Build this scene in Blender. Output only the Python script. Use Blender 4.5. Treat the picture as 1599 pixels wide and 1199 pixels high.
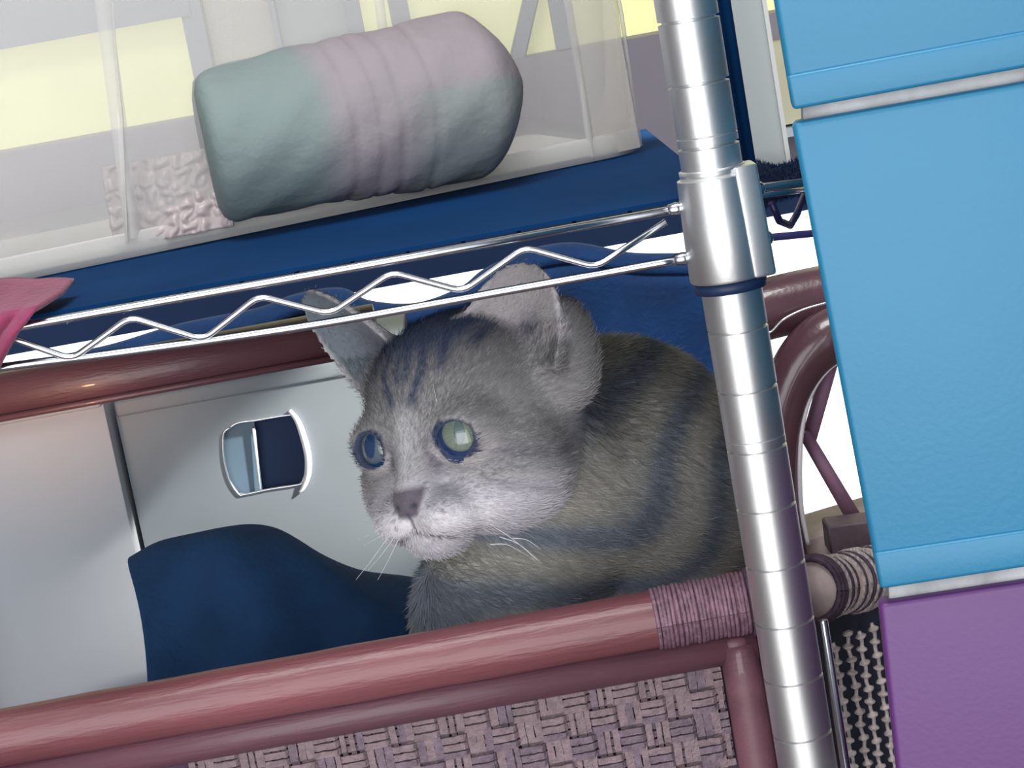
import bpy, bmesh, math, random
import numpy as np
from mathutils import Vector, Matrix, noise

for o in list(bpy.data.objects):
    bpy.data.objects.remove(o)
SC = bpy.context.scene
COL = SC.collection
RND = random.Random(7)

# ------------------------------------------------------------------ camera
FPX = 3400.0
PITCH, ROLL = math.radians(11.2), math.radians(10.3)
CAM = Vector((0, 0, 1.0))
fwd = Vector((0, math.cos(PITCH), -math.sin(PITCH)))
up0 = Vector((0, math.sin(PITCH), math.cos(PITCH)))
r0 = Vector((1, 0, 0))
RT = math.cos(ROLL) * r0 - math.sin(ROLL) * up0
UP = math.sin(ROLL) * r0 + math.cos(ROLL) * up0
cd = bpy.data.cameras.new('camera')
cam = bpy.data.objects.new('camera', cd)
COL.objects.link(cam)
m = Matrix((RT, UP, -fwd)).transposed().to_4x4()
m.translation = CAM
cam.matrix_world = m
cd.sensor_fit = 'HORIZONTAL'
cd.sensor_width = 36
cd.lens = FPX / 1599 * 36
cd.clip_start = 0.02
SC.camera = cam

# ------------------------------------------------------------------ light
w = bpy.data.worlds.new('world')
SC.world = w
w.use_nodes = True
bg = w.node_tree.nodes['Background']
bg.inputs[0].default_value = (0.93, 0.98, 1.0, 1)
bg.inputs[1].default_value = 1.85
SC.view_settings.view_transform = 'Standard'
SC.view_settings.look = 'None'
SC.view_settings.exposure = 0.0
SC.view_settings.gamma = 1
SC.view_settings.use_curve_mapping = False


def light(kind, name, loc, target, energy, color, size=0.5, **kw):
    l = bpy.data.lights.new(name, kind)
    l.energy = energy
    l.color = color
    if kind == 'AREA':
        l.size = size
    else:
        l.shadow_soft_size = size
    for k, v in kw.items():
        setattr(l, k, v)
    o = bpy.data.objects.new(name, l)
    o.location = loc
    o.rotation_euler = (Vector(target) - Vector(loc)).to_track_quat('-Z', 'Y').to_euler()
    COL.objects.link(o)
    return o


# ------------------------------------------------------------------ helpers
def ray(px, py):
    return (fwd + RT * ((px - 799.5) / FPX) + UP * ((599.5 - py) / FPX))


def at(px, py, Y):
    "point seen at pixel, on the vertical plane y = Y"
    d = ray(px, py)
    return CAM + d * (Y / d.y)


def dep(px, py, D):
    return CAM + ray(px, py) * D


def hit(px, py, O, n):
    d = ray(px, py)
    return CAM + d * ((O - CAM).dot(n) / d.dot(n))


light('AREA', 'front_fill', (-0.22, -0.45, 0.80), (0.06, 1.05, 0.78), 13, (1.0, 0.97, 0.95), 1.3)  # fill added to brighten the cat under the deck
light('AREA', 'overhead_fill', (-0.1, 0.5, 2.3), (0.0, 1.1, 0.9), 22, (1.0, 0.99, 0.97), 0.7)  # added fill from above for the bin and back wall, no real fitting
light('SPOT', 'sun_patch', (0.46, 1.05, 1.06), at(640, 660, 1.285), 95.0, (1.0, 0.97, 0.88), 0.02,
      spot_size=math.radians(17), spot_blend=1.0)
light('SPOT', 'warm_sun_spot', (-0.50, 0.62, 0.66), at(0, 606, 1.22), 45.0, (1.0, 0.45, 0.18), 0.08,
      spot_size=math.radians(9), spot_blend=1.0)  # spot added for the orange sun highlight on the polished rail


def mat(name, col, rough=0.6, metal=0.0, var=0.0, vscale=20, bump=0.0, bscale=60, alpha=1.0,
        attr=None, sheen=0.0, stretch=(1, 1, 1), trans=0.0, coat=0.0, rvar=0.0):
    M = bpy.data.materials.new(name)
    M.use_nodes = True
    nt = M.node_tree
    b = nt.nodes['Principled BSDF']
    b.inputs['Base Color'].default_value = (*col, 1)
    b.inputs['Roughness'].default_value = rough
    b.inputs['Metallic'].default_value = metal
    b.inputs['Alpha'].default_value = alpha
    b.inputs['Sheen Weight'].default_value = sheen
    b.inputs['Coat Weight'].default_value = coat
    b.inputs['Transmission Weight'].default_value = trans
    tc = nt.nodes.new('ShaderNodeTexCoord')
    mp = nt.nodes.new('ShaderNodeMapping')
    mp.inputs['Scale'].default_value = stretch
    nt.links.new(tc.outputs['Object'], mp.inputs[0])
    if attr:
        a = nt.nodes.new('ShaderNodeAttribute')
        a.attribute_name = attr
        nt.links.new(a.outputs['Color'], b.inputs['Base Color'])
    elif var > 0:
        n = nt.nodes.new('ShaderNodeTexNoise')
        n.inputs['Scale'].default_value = vscale
        n.inputs['Detail'].default_value = 5
        r = nt.nodes.new('ShaderNodeValToRGB')
        r.color_ramp.elements[0].position = 0.3
        r.color_ramp.elements[1].position = 0.7
        r.color_ramp.elements[0].color = (*[max(0, c * (1 - var)) for c in col], 1)
        r.color_ramp.elements[1].color = (*[min(1, c * (1 + var)) for c in col], 1)
        nt.links.new(mp.outputs[0], n.inputs[0])
        nt.links.new(n.outputs[0], r.inputs[0])
        nt.links.new(r.outputs[0], b.inputs['Base Color'])
    if bump > 0:
        n2 = nt.nodes.new('ShaderNodeTexNoise')
        n2.inputs['Scale'].default_value = bscale
        n2.inputs['Detail'].default_value = 4
        bp = nt.nodes.new('ShaderNodeBump')
        bp.inputs['Strength'].default_value = bump
        bp.inputs['Distance'].default_value = 0.002
        nt.links.new(mp.outputs[0], n2.inputs[0])
        nt.links.new(n2.outputs[0], bp.inputs['Height'])
        nt.links.new(bp.outputs[0], b.inputs['Normal'])
    return M


def fibre_mat(name):
    "hair blades shaded with the normal of the skin they grow from"
    M = bpy.data.materials.new(name)
    M.use_nodes = True
    nt = M.node_tree
    nt.nodes.remove(nt.nodes['Principled BSDF'])
    out = nt.nodes['Material Output']
    d = nt.nodes.new('ShaderNodeBsdfDiffuse')
    t = nt.nodes.new('ShaderNodeBsdfTranslucent')
    mx = nt.nodes.new('ShaderNodeMixShader')
    g = nt.nodes.new('ShaderNodeNewGeometry')
    a = nt.nodes.new('ShaderNodeAttribute')
    a.attribute_name = 'Col'
    nt.links.new(a.outputs['Color'], d.inputs['Color'])
    nt.links.new(a.outputs['Color'], t.inputs['Color'])
    # a blade seen from its underside passes on the light that falls on its upper side
    ma = nt.nodes.new('ShaderNodeMath')
    ma.operation = 'MULTIPLY_ADD'
    ma.inputs[1].default_value = .3
    ma.inputs[2].default_value = .12
    nt.links.new(g.outputs['Backfacing'], ma.inputs[0])
    nt.links.new(ma.outputs[0], mx.inputs[0])
    nt.links.new(d.outputs[0], mx.inputs[1])
    nt.links.new(t.outputs[0], mx.inputs[2])
    nt.links.new(mx.outputs[0], out.inputs[0])
    return M


def srgb(r, g, b):
    f = lambda c: (c / 255 / 12.92) if c / 255 <= 0.04045 else ((c / 255 + 0.055) / 1.055) ** 2.4
    return (f(r), f(g), f(b))


def link(name, me, material=None, parent=None, smooth=True):
    o = bpy.data.objects.new(name, me)
    COL.objects.link(o)
    if material and not me.materials:
        me.materials.append(material)
    if parent:
        o.parent = parent
        o.matrix_parent_inverse = parent.matrix_world.inverted()
    if smooth:
        for p in me.polygons:
            p.use_smooth = True
    return o


def empty(name, loc, label, cat, group=None):
    o = bpy.data.objects.new(name, None)
    o.location = loc
    o.empty_display_size = 0.02
    COL.objects.link(o)
    o.matrix_world = Matrix.Translation(Vector(loc))
    return tag(o, label, cat, group)


def tag(o, label, cat, group=None):
    o['label'] = label
    o['category'] = cat
    if group:
        o['group'] = group
    return o


def struct(o):
    o['kind'] = 'structure'
    return o


def mesh(name, V, F):
    me = bpy.data.meshes.new(name)
    me.from_pydata([tuple(v) for v in V], [], F)
    me.update()
    return me


def spline(P, n=8):
    "Catmull-Rom through the control points"
    P = [Vector(p) for p in P]
    if len(P) < 3:
        return [P[0].lerp(P[-1], i / n) for i in range(n + 1)]
    Q = [P[0] * 2 - P[1]] + P + [P[-1] * 2 - P[-2]]
    out = []
    for i in range(1, len(Q) - 2):
        a, b, c, d = Q[i - 1:i + 3]
        for k in range(n):
            t = k / n
            out.append(0.5 * ((2 * b) + (c - a) * t + (2 * a - 5 * b + 4 * c - d) * t * t + (3 * b - a - 3 * c + d) * t ** 3))
    out.append(P[-1])
    return out


def tube_data(path, rad, seg=12, cap=True, squash=None):
    path = [Vector(p) for p in path]
    n = len(path)
    R = rad if callable(rad) else (lambda t: rad)
    V, F = [], []
    T = []
    for i in range(n):
        T.append((path[min(i + 1, n - 1)] - path[max(i - 1, 0)]).normalized())
    ref = Vector((0, 0, 1)) if abs(T[0].z) < 0.9 else Vector((1, 0, 0))
    N = (ref - T[0] * ref.dot(T[0])).normalized()
    for i in range(n):
        N = (N - T[i] * N.dot(T[i])).normalized()
        B = T[i].cross(N)
        r = R(i / (n - 1))
        for k in range(seg):
            a = 2 * math.pi * k / seg
            V.append(path[i] + (N * math.cos(a) + B * math.sin(a)) * r)
    for i in range(n - 1):
        for k in range(seg):
            a = i * seg + k
            b = i * seg + (k + 1) % seg
            F.append((a, b, b + seg, a + seg))
    if cap:
        F.append(tuple(range(seg))[::-1])
        F.append(tuple((n - 1) * seg + k for k in range(seg)))
    return V, F


def tube(name, path, rad, material, parent=None, seg=12):
    V, F = tube_data(path, rad, seg)
    return link(name, mesh(name, V, F), material, parent)


def join_data(L):
    V, F = [], []
    for v, f in L:
        k = len(V)
        V += list(v)
        F += [tuple(i + k for i in q) for q in f]
    return V, F


def prism(name, pts, vec, material, parent=None, bevel=0.0, seg=3, smooth=True):
    "polygon pts (front face) extruded along vec"
    bm = bmesh.new()
    a = [bm.verts.new(p) for p in pts]
    b = [bm.verts.new(Vector(p) + Vector(vec)) for p in pts]
    n = len(pts)
    bm.faces.new(a)
    bm.faces.new(b[::-1])
    for i in range(n):
        bm.faces.new((a[i], b[i], b[(i + 1) % n], a[(i + 1) % n]))
    bmesh.ops.recalc_face_normals(bm, faces=bm.faces)
    if bevel:
        bmesh.ops.bevel(bm, geom=bm.edges[:], offset=bevel, segments=seg, affect='EDGES', profile=0.5)
    me = bpy.data.meshes.new(name)
    bm.to_mesh(me)
    bm.free()
    o = link(name, me, material, parent, smooth)
    if smooth:
        try:
            me.set_sharp_from_angle(angle=math.radians(40))
        except Exception:
            pass
    return o


def box(name, c, s, material, parent=None, bevel=0.0, rotz=0.0):
    c = Vector(c)
    R = Matrix.Rotation(rotz, 3, 'Z')
    x, y, z = s[0] / 2, s[1] / 2, s[2] / 2
    pts = [c + R @ Vector(p) for p in ((-x, -y, -z), (x, -y, -z), (x, -y, z), (-x, -y, z))]
    return prism(name, pts, R @ Vector((0, 2 * y, 0)), material, parent, bevel)


def lathe(name, prof, base, material, parent=None, seg=48, cap=True):
    "prof: (r, z) up the z axis from base"
    V, F = [], []
    for r, z in prof:
        for k in range(seg):
            a = 2 * math.pi * k / seg
            V.append(Vector(base) + Vector((r * math.cos(a), r * math.sin(a), z)))
    n = len(prof)
    for i in range(n - 1):
        for k in range(seg):
            a, b = i * seg + k, i * seg + (k + 1) % seg
            F.append((a, b, b + seg, a + seg))
    if cap:
        F.append(tuple(range(seg))[::-1])
        F.append(tuple((n - 1) * seg + k for k in range(seg)))
    return link(name, mesh(name, V, F), material, parent)


def grid_mesh(name, fn, nu, nv, material, parent=None, thick=0.0):
    V = [fn(i / nu, j / nv) for j in range(nv + 1) for i in range(nu + 1)]
    F = [(j * (nu + 1) + i, j * (nu + 1) + i + 1, (j + 1) * (nu + 1) + i + 1, (j + 1) * (nu + 1) + i)
         for j in range(nv) for i in range(nu)]
    o = link(name, mesh(name, V, F), material, parent)
    if thick:
        md = o.modifiers.new('thickness', 'SOLIDIFY')
        md.thickness = thick
        md.offset = 0
    return o


# ------------------------------------------------------------------ materials
chrome = mat('chrome', (0.80, 0.81, 0.82), 0.42, 1.0, bump=0.03, bscale=400)
chrome_wire = mat('chrome_wire', (0.55, 0.57, 0.62), 0.22, 1.0)
navy = mat('navy_cloth', srgb(10, 62, 118), 0.8, var=0.25, vscale=30, bump=0.5, bscale=250, sheen=0.1)
navy_dark = mat('navy_liner', srgb(6, 50, 94), 0.95, var=0.12, vscale=15)
navy_dark.node_tree.nodes['Principled BSDF'].inputs['Specular IOR Level'].default_value = .1
rattan = mat('rattan_red', srgb(116, 68, 74), 0.38, var=0.28, vscale=9, bump=0.25, bscale=120, stretch=(0.5, 4, 4), coat=0.1)
rattan2 = mat('rattan_mauve', srgb(104, 68, 80), 0.5, var=0.22, vscale=12, bump=0.25, bscale=120, stretch=(0.5, 4, 4), coat=0.15)
rattan_dark = mat('rattan_brown', srgb(92, 62, 72), 0.28, var=0.25, vscale=10, bump=0.2, bscale=150, coat=0.4)
cane_a = mat('cane_light', srgb(128, 110, 116), 0.7, var=0.22, vscale=300, bump=0.6, bscale=700)
cane_b = mat('cane_mauve', srgb(112, 96, 108), 0.75, var=0.25, vscale=300, bump=0.6, bscale=700)
bind_m = mat('binding_fibre', srgb(122, 92, 108), 0.5, var=0.35, vscale=200, bump=0.6, bscale=400)
bind_d = mat('binding_dark', srgb(80, 62, 80), 0.55, var=0.35, vscale=200, bump=0.6, bscale=400)
bind_c = mat('binding_cream', srgb(205, 194, 194), 0.45, var=0.5, vscale=260, bump=0.8, bscale=400, stretch=(4, 1, 1))
cord_m = mat('twisted_cord', srgb(225, 214, 212), 0.4, var=0.3, vscale=300, bump=0.5, bscale=500)
grey_wood = mat('grey_brown_wood', srgb(98, 82, 92), 0.55, var=0.3, vscale=40, bump=0.4, bscale=150)
cream = mat('cream_wood', srgb(200, 180, 178), 0.5, var=0.25, vscale=60, bump=0.3, bscale=150)
pole_m = mat('dark_polished_pole', srgb(96, 62, 70), 0.42, var=0.25, vscale=14, bump=0.25, bscale=250, stretch=(0.5, 3, 3), coat=0.2)
strut_m = mat('strut_mauve', srgb(150, 112, 138), 0.5)
blue = mat('blue_plastic', srgb(28, 112, 150), 0.42, var=0.05, vscale=6, bump=0.06, bscale=500)
purple = mat('purple_plastic', srgb(86, 44, 106), 0.45, var=0.05, vscale=8, bump=0.06, bscale=500)
frame_grey = mat('grey_frame_plastic', srgb(150, 152, 156), 0.5, var=0.3, vscale=60, bump=0.3, bscale=200)
box_white = mat('pale_box_card', srgb(172, 176, 184), 0.7, var=0.06, vscale=8)
box_grey = mat('grey_box_plastic', srgb(122, 130, 138), 0.6, var=0.08, vscale=8)
handle_m = mat('handle_metal', (0.85, 0.87, 0.9), 0.25, 0.9)
slide_m = mat('slate_plastic', srgb(90, 112, 130), 0.5, var=0.05)
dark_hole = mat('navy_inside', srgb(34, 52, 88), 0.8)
pink = mat('pink_cloth', srgb(128, 46, 82), 0.85, var=0.2, vscale=40, bump=0.4, bscale=300, sheen=0.2)
binm = mat('frosted_bin', srgb(196, 194, 192), 0.35, alpha=0.36, bump=0.15, bscale=40)
bin_edge = mat('frosted_bin_edge', srgb(204, 202, 200), 0.3, alpha=0.5, bump=0.15, bscale=80)
wall_m = mat('mauve_wall', srgb(158, 152, 164), 0.8, var=0.06, vscale=5)
band_m = mat('navy_paint', srgb(16, 50, 96), 0.7)
pane_m = mat('yellow_pane', srgb(238, 238, 176), 0.6, var=0.08, vscale=8)
pane_m.node_tree.nodes['Principled BSDF'].inputs['Emission Color'].default_value = (*srgb(240, 240, 180), 1)
pane_m.node_tree.nodes['Principled BSDF'].inputs['Emission Strength'].default_value = .55
bar_m = mat('grey_bars', srgb(158, 164, 176), 0.6)
white_trim = mat('pale_trim', srgb(196, 204, 206), 0.6)
roomwall = mat('room_wall', srgb(120, 116, 118), 0.8, var=0.1, vscale=3)
roomfloor = mat('room_floor', srgb(96, 84, 84), 0.6, var=0.2, vscale=4)
roomceil = mat('room_ceiling', srgb(190, 190, 190), 0.8, var=0.05, vscale=3)

# ------------------------------------------------------------------ room shell
YW = 2.3


def urow(px, uy, Y=YW):
    "pixel on a line that is level in the place: uy is its height at px = 0"
    return at(px, uy - 0.1817 * px, Y)


struct(box('floor', (0, 0.9, -0.02), (3.6, 4.2, 0.04), roomfloor))
struct(box('ceiling', (0, 0.9, 2.42), (3.6, 4.2, 0.04), roomceil))
struct(box('wall_left', (-1.82, 0.9, 1.2), (0.04, 4.2, 2.4), roomwall))
struct(box('wall_right', (1.82, 0.9, 1.2), (0.04, 4.2, 2.4), roomwall))
z_sill = urow(0, 240).z
z_b0 = urow(0, 478).z
z_b1 = urow(0, 555).z
z_floor_sill = 0.12
L = []


def boxdata(x0, x1, y0, y1, z0, z1):
    V = [Vector(p) for p in ((x0, y0, z0), (x1, y0, z0), (x1, y1, z0), (x0, y1, z0), (x0, y0, z1), (x1, y0, z1), (x1, y1, z1), (x0, y1, z1))]
    F = [(0, 3, 2, 1), (4, 5, 6, 7), (0, 1, 5, 4), (1, 2, 6, 5), (2, 3, 7, 6), (3, 0, 4, 7)]
    return V, F


xw0, xw1 = -0.95, 0.95       # the window and the low opening
L.append(boxdata(-1.8, xw0, YW, YW + .08, 0, 2.4))
L.append(boxdata(xw1, 1.8, YW, YW + .08, 0, 2.4))
L.append(boxdata(xw0, xw1, YW, YW + .08, z_b0, z_sill))
L.append(boxdata(xw0, xw1, YW, YW + .08, 0, z_floor_sill))
L.append(boxdata(xw0, xw1, YW, YW + .08, 1.9, 2.4))
struct(link('wall_back', mesh('wall_back', *join_data(L)), wall_m, smooth=False))
struct(link('trim_1', mesh('trim_1', *boxdata(xw0, xw1, YW - .01, YW + .09, z_b1, z_b0)), band_m, smooth=False))
# window above the sill: pale yellow frosted panes between grey bars
win = bpy.data.objects.new('window_1', None)
win.location = (0, YW, z_sill)
win.matrix_world = Matrix.Translation(win.location)
COL.objects.link(win)
struct(win)


def winbar(px0, py0, px1, py1, wd):
    a, b = at(px0, py0, YW + .02), at(px1, py1, YW + .02)
    d = (b - a).normalized()
    n = Vector((d.z, 0, -d.x)) * wd / 2
    prism('window_bar', [a - n, b - n, b + n, a + n], (0, .03, 0), bar_m, win, 0.002, 1)


def xat(px, py):
    return at(px, py, YW + .05).x


xs = [xw0, xat(320, 100), xat(437, 60), xat(560, 60), xat(632, 60), xat(880, 60), xw1]
for i in range(len(xs) - 1):
    zt = 1.9
    pm = pane_m
    if i in (1, 2):
        pm = mat('dull_pane_%d' % i, srgb(*((208, 204, 192), (182, 192, 196))[i - 1]), 0.6, var=0.05, vscale=8)
    p = link('pane', mesh('pane', *boxdata(xs[i] + .001, xs[i + 1] - .001, YW + .055, YW + .065, z_sill + .001, zt)), pm, win, smooth=False)
for x, wd in ((xs[1], .022), (xs[2], .006), (xs[3], .016), (xs[4], .020), (xs[5], .020)):
    link('window_bar', mesh('window_bar', *boxdata(x - wd / 2, x + wd / 2, YW + .02, YW + .05, z_sill + .001, 1.9)), bar_m, win, smooth=False)
zt0 = urow(0, 78).z
link('window_bar', mesh('window_bar', *boxdata(xw0, xs[1], YW + .015, YW + .045, zt0, zt0 + .1)), bar_m, win, smooth=False)
link('window_bar', mesh('window_bar', *boxdata(xs[5], xw1, YW + .015, YW + .045, zt0 + .12, zt0 + .17)), bar_m, win, smooth=False)
winbar(800, 130, 944, -510, .016)

ca_, cb_ = at(1170, 84, 2.2), at(1290, 185, 2.2)
cz = (zf_ := at(1215, 205, 2.2).z)
wpn = tag(link('cream_panel', mesh('cream_panel', *boxdata(ca_.x, cb_.x, 2.25, YW - .0005, cz, at(1215, 72, 2.2).z)), mat('cream_card', srgb(232, 228, 196), .7, var=.05, vscale=20), smooth=False),
          'cream panel fixed to the wall between the pale board and the upper blue drawer', 'panel')
tag(link('pale_strip', mesh('pale_strip', *boxdata(ca_.x, cb_.x, 2.24, YW - .0005, at(1215, 224, 2.2).z, cz - .003)), mat('pale_blue_strip', srgb(214, 226, 236), .6), smooth=False),
    'narrow pale blue strip on the wall just below the cream panel', 'strip')
# pale upright board and the dark strip beside it, right of the rack post
a, b, c, d = at(1130, -60, 1.75), at(1186, -60, 1.75), at(1222, 262, 1.75), at(1166, 262, 1.75)
xa, xb = (a.x + d.x) / 2, (b.x + c.x) / 2
zb, zt = d.z, 1.9
o = empty('upright_board', (xa, 1.75, zb), 'pale grey upright board standing right of the chrome post, above the dark fluffy cloth', 'board')
link('board_face', mesh('board_face', *boxdata(xa, xb, 1.75, 1.78, zb - .012, 2.4)), white_trim, o, smooth=False)
link('board_highlight', mesh('board_highlight', *boxdata(xb, xb + .0035, 1.745, 1.78, zb - .012, 2.4)), mat('highlight_white', srgb(240, 242, 240), 0.5), o, smooth=False)  # highlight on the right edge put in as a white strip
a, d = at(1085, -60, 1.6), at(1118, 262, 1.6)
b, c = at(1133, -60, 1.6), at(1175, 262, 1.6)
tag(grid_mesh('curtain', lambda u, v: Vector(((a.x + d.x) / 2 * (1 - u) + (b.x + c.x) / 2 * u, 1.60 + .0015 * math.sin(u * 19), 2.4 * (1 - v) + (d.z - .015) * v)), 24, 6, navy_dark, thick=.003),
    'narrow dark navy curtain hanging between the chrome post and the pale board', 'curtain')

# ------------------------------------------------------------------ rack
YR = 0.88
pc = at(1166, 600, YR)
pz0, pz1 = 0.0, 1.18
rack = empty('wire_shelf_rack', (pc.x, YR, 0), 'chrome wire shelving rack with a grooved upright post and zigzag truss', 'shelf')
rp = 0.0125
zg = at(1077, 131, YR).z
prof = [(rp, 0)]
zz = zg - math.floor(zg / .0254) * .0254
gs = []
while zz < pz1 - .01:
    gs.append(zz)
    zz += .0254
for k, g in enumerate(gs):
    prof += [(rp, g - .0007), (rp - .0016, g - .0004), (rp - .0016, g + .0004), (rp, g + .0007)]
    if k in (round((at(1095, 238, YR).z - gs[0]) / .0254), round((at(1170, 741, YR).z - gs[0]) / .0254)):
        prof += [(rp, g - .0037 + .0075), (rp - .0005, g + .0041), (rp, g + .0045)]
prof += [(rp, pz1)]
prof.sort(key=lambda q: q[1])
post = lathe('post', prof, (pc.x, YR, 0), chrome, rack, 64)
post.data.set_sharp_from_angle(angle=math.radians(30))
# collar at the shelf corner
ztop, zbot, zring = at(1108, 283, YR - .015).z, at(1132, 440, YR - .015).z, at(1135, 462, YR - .015).z
col = lathe('corner_collar', [(.0128, ztop + .0004), (.0150, ztop), (.0158, ztop - .02), (.0163, zbot), (.0158, zbot - .001), (.0128, zbot - .001)][::-1],
            (pc.x, YR, 0), chrome, rack, 64, cap=False)
col.data.set_sharp_from_angle(angle=math.radians(50))
prism('collar_wedge', [(pc.x + .0085, YR - .0145, zbot - .0012), (pc.x + .0178, YR - .0125, zbot - .0012), (pc.x + .0168, YR - .0115, ztop + .0035), (pc.x + .0075, YR - .0135, ztop + .0035)],
      (0, .016, 0), chrome, rack, .0012, 2)
lathe('shade_ring', [(.0127, zring), (.0148, zring), (.0150, zbot - .002), (.0127, zbot - .001)], (pc.x, YR, 0), mat('navy_shade', srgb(28, 48, 84), .5), rack, 48, cap=False)  # shade below the collar put in as a dark ring
lathe('sleeve_lip', [(.0127, ztop), (.0136, ztop), (.0137, ztop + .0035), (.0127, ztop + .004)], (pc.x, YR, 0), chrome, rack, 48, cap=False)
# second thin upright, just behind the post
x2 = at(1303, 1150, YR + .05)
tube('thin_upright', [(at(1288, 990, YR + .03).x, YR + .03, at(1288, 968, YR + .03).z), (at(1288, 990, YR + .03).x, YR + .03, .3)], .0022, chrome_wire, rack, 12)
wr = 0.0018
tube('truss_wire', [at(-80, 531, YR), at(30, 510, YR), at(557, 417, YR), at(1066, 325, YR)], wr, chrome_wire, rack, 12)
tube('truss_wire', spline([at(-80, 585, YR), at(60, 566, YR), at(200, 549, YR), at(480, 509, YR), at(780, 456, YR), at(1070, 404, YR)]), wr, chrome_wire, rack, 12)
zig = [(-60, 500), (16, 527), (112, 561), (203, 495), (318, 530), (404, 462), (515, 490), (612, 425), (722, 455), (820, 386), (930, 417), (1040, 346)]
zp = [at(*p, YR - .0008) for p in zig]
path = [zp[0]]
for i in range(1, len(zp) - 1):      # rounded corners
    p, a, b = zp[i], zp[i - 1], zp[i + 1]
    u, v = (a - p).normalized() * .0045, (b - p).normalized() * .0045
    for t in (0, .25, .5, .75, 1):
        path.append((p + u) * (1 - t) ** 2 + p * 2 * t * (1 - t) + (p + v) * t * t)
path.append(zp[-1])
tube('zigzag_wire', path, .0014, chrome_wire, rack, 10)
for p in ((1056, 326), (1066, 404)):
    c = at(*p, YR)
    V, F = tube_data([c + Vector((x, 0, 0)) for x in (-.004, -.003, 0, .003, .004)], lambda t: .0012 + .0016 * math.sin(math.pi * t), 14)
    link('weld_bead', mesh('weld_bead', V, F), chrome_wire, rack)
# side truss running right of the post to the rear
sx = pc.x + .013
s0, s1 = at(1178, 294, YR + .004), at(1290, 281, YR + .07)
tube('truss_wire', [s0, s0 + (s1 - s0) * 3], wr, chrome_wire, rack, 12)
tube('truss_wire', [at(1185, 306, YR + .006), at(1290, 292, YR + .075)], .0012, chrome_wire, rack, 12)
s0, s1 = at(1190, 372, YR + .004), at(1295, 362, YR + .07)
tube('truss_wire', [s0, s0 + (s1 - s0) * 3], .0016, mat('wire_violet', srgb(140, 120, 190), .2, .8), rack, 12)
tube('zigzag_wire', [at(*p, YR + .02 + .0006 * (p[0] - 1200)) for p in ((1205, 318), (1217, 345), (1234, 352), (1244, 335), (1256, 305), (1280, 350))], .0016, mat('wire_dark', srgb(92, 84, 130), .3, .8), rack, 10)
for p in ((1183, 295), (1196, 372)):
    c = at(*p, YR + .004)
    V, F = tube_data([c + Vector((x, 0, 0)) for x in (-.003, -.002, 0, .002, .003)], lambda t: .0012 + .002 * math.sin(math.pi * t), 14)
    link('weld_bead', mesh('weld_bead', V, F), chrome_wire, rack)
# deck: cross wires and the dark liner sheet lying on them
zd = at(700, 391, YR).z + .0016
xl = at(-200, 560, YR).x
for i in range(24):
    x = xl + .01 + i * .0235
    if x > pc.x - .02:
        break
    tube('deck_wire', [(x, YR + .001, zd - .0026), (x, YR + .33, zd - .0026)], .001, chrome_wire, rack, 8)
liner = box('shelf_liner', ((xl + pc.x + .004) / 2, YR + .179, zd + .0002), (pc.x + .004 - xl, .332, .0016), navy_dark)
tag(liner, 'dark navy liner sheet lying flat on the wire shelf under the plastic bin', 'liner')

# ------------------------------------------------------------------ pink cloth over the left end of the shelf
def pinkf(u, v):
    # u across, v down: lies on the deck then hangs over the front wires
    x0 = at(-60, 500, YR - .006)
    right = [at(118, 436, .93), at(100, 455, .905), at(60, 480, YR - .004), at(30, 515, YR - .007), at(4, 560, YR - .007), at(-12, 600, YR - .007)]
    left = [at(-120, 436, .93), at(-120, 480, .905), at(-120, 520, YR - .004), at(-120, 560, YR - .007), at(-120, 600, YR - .007), at(-120, 640, YR - .007)]
    t = v * 5
    i = min(4, int(t))
    f = t - i
    r = right[i].lerp(right[i + 1], f)
    l = left[i].lerp(left[i + 1], f)
    p = l.lerp(r, u)
    p.y += .002 * math.sin(u * 23 + v * 3) - .002
    if v < .42:
        p.z = max(p.z, zd + .003 + .001 * math.sin(u * 17))
    return p


tag(grid_mesh('pink_cloth', pinkf, 40, 30, pink, thick=.002), 'magenta pink cloth hanging over the left end of the wire shelf', 'cloth')

# ------------------------------------------------------------------ frosted storage bin
zf = zd + .0014
lo, hi = at(-260, 500, 1.0), None
cr = hit(1010, 236, Vector((0, 0, zf)), Vector((0, 0, 1)))       # front right bottom corner on the liner
cl = hit(30, 440, Vector((0, 0, zf)), Vector((0, 0, 1)))
ux = (cr - cl).normalized()
uy = Vector((-ux.y, ux.x, 0))
Lb = (cr - cl).length + .11
Db, Hb = .20, .19
binr = empty('storage_bin', cr - ux * Lb / 2 + uy * Db / 2, 'large frosted translucent plastic storage bin holding a rolled cloth on the shelf', 'bin')


def rrect(inset, zoff, flare=0.0):
    r = .022
    P = []
    x1, y1 = 0 + flare - inset, -Lb - flare + inset
    cx = [(-r + 0, r, -90, 0), (-r + 0, Db - r, 0, 90), (-Lb + r, Db - r, 90, 180), (-Lb + r, r, 180, 270)]
    for (a, b, s, e) in cx:
        for k in range(7):
            an = math.radians(s + (e - s) * k / 6)
            rr = r - inset + flare
            P.append(cr + ux * (a + rr * math.cos(an)) + uy * (b + rr * math.sin(an)) + Vector((0, 0, zoff)))
    return P


def loft(name, rings, material, parent, closed_bottom=True, thick=0.0):
    V = [p for r in rings for p in r]
    n = len(rings[0])
    F = []
    for i in range(len(rings) - 1):
        for k in range(n):
            a, b = i * n + k, i * n + (k + 1) % n
            F.append((a, b, b + n, a + n))
    if closed_bottom:
        F.append(tuple(range(n))[::-1])
    o = link(name, mesh(name, V, F), material, parent)
    o.data.set_sharp_from_angle(angle=math.radians(50))
    return o


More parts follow.
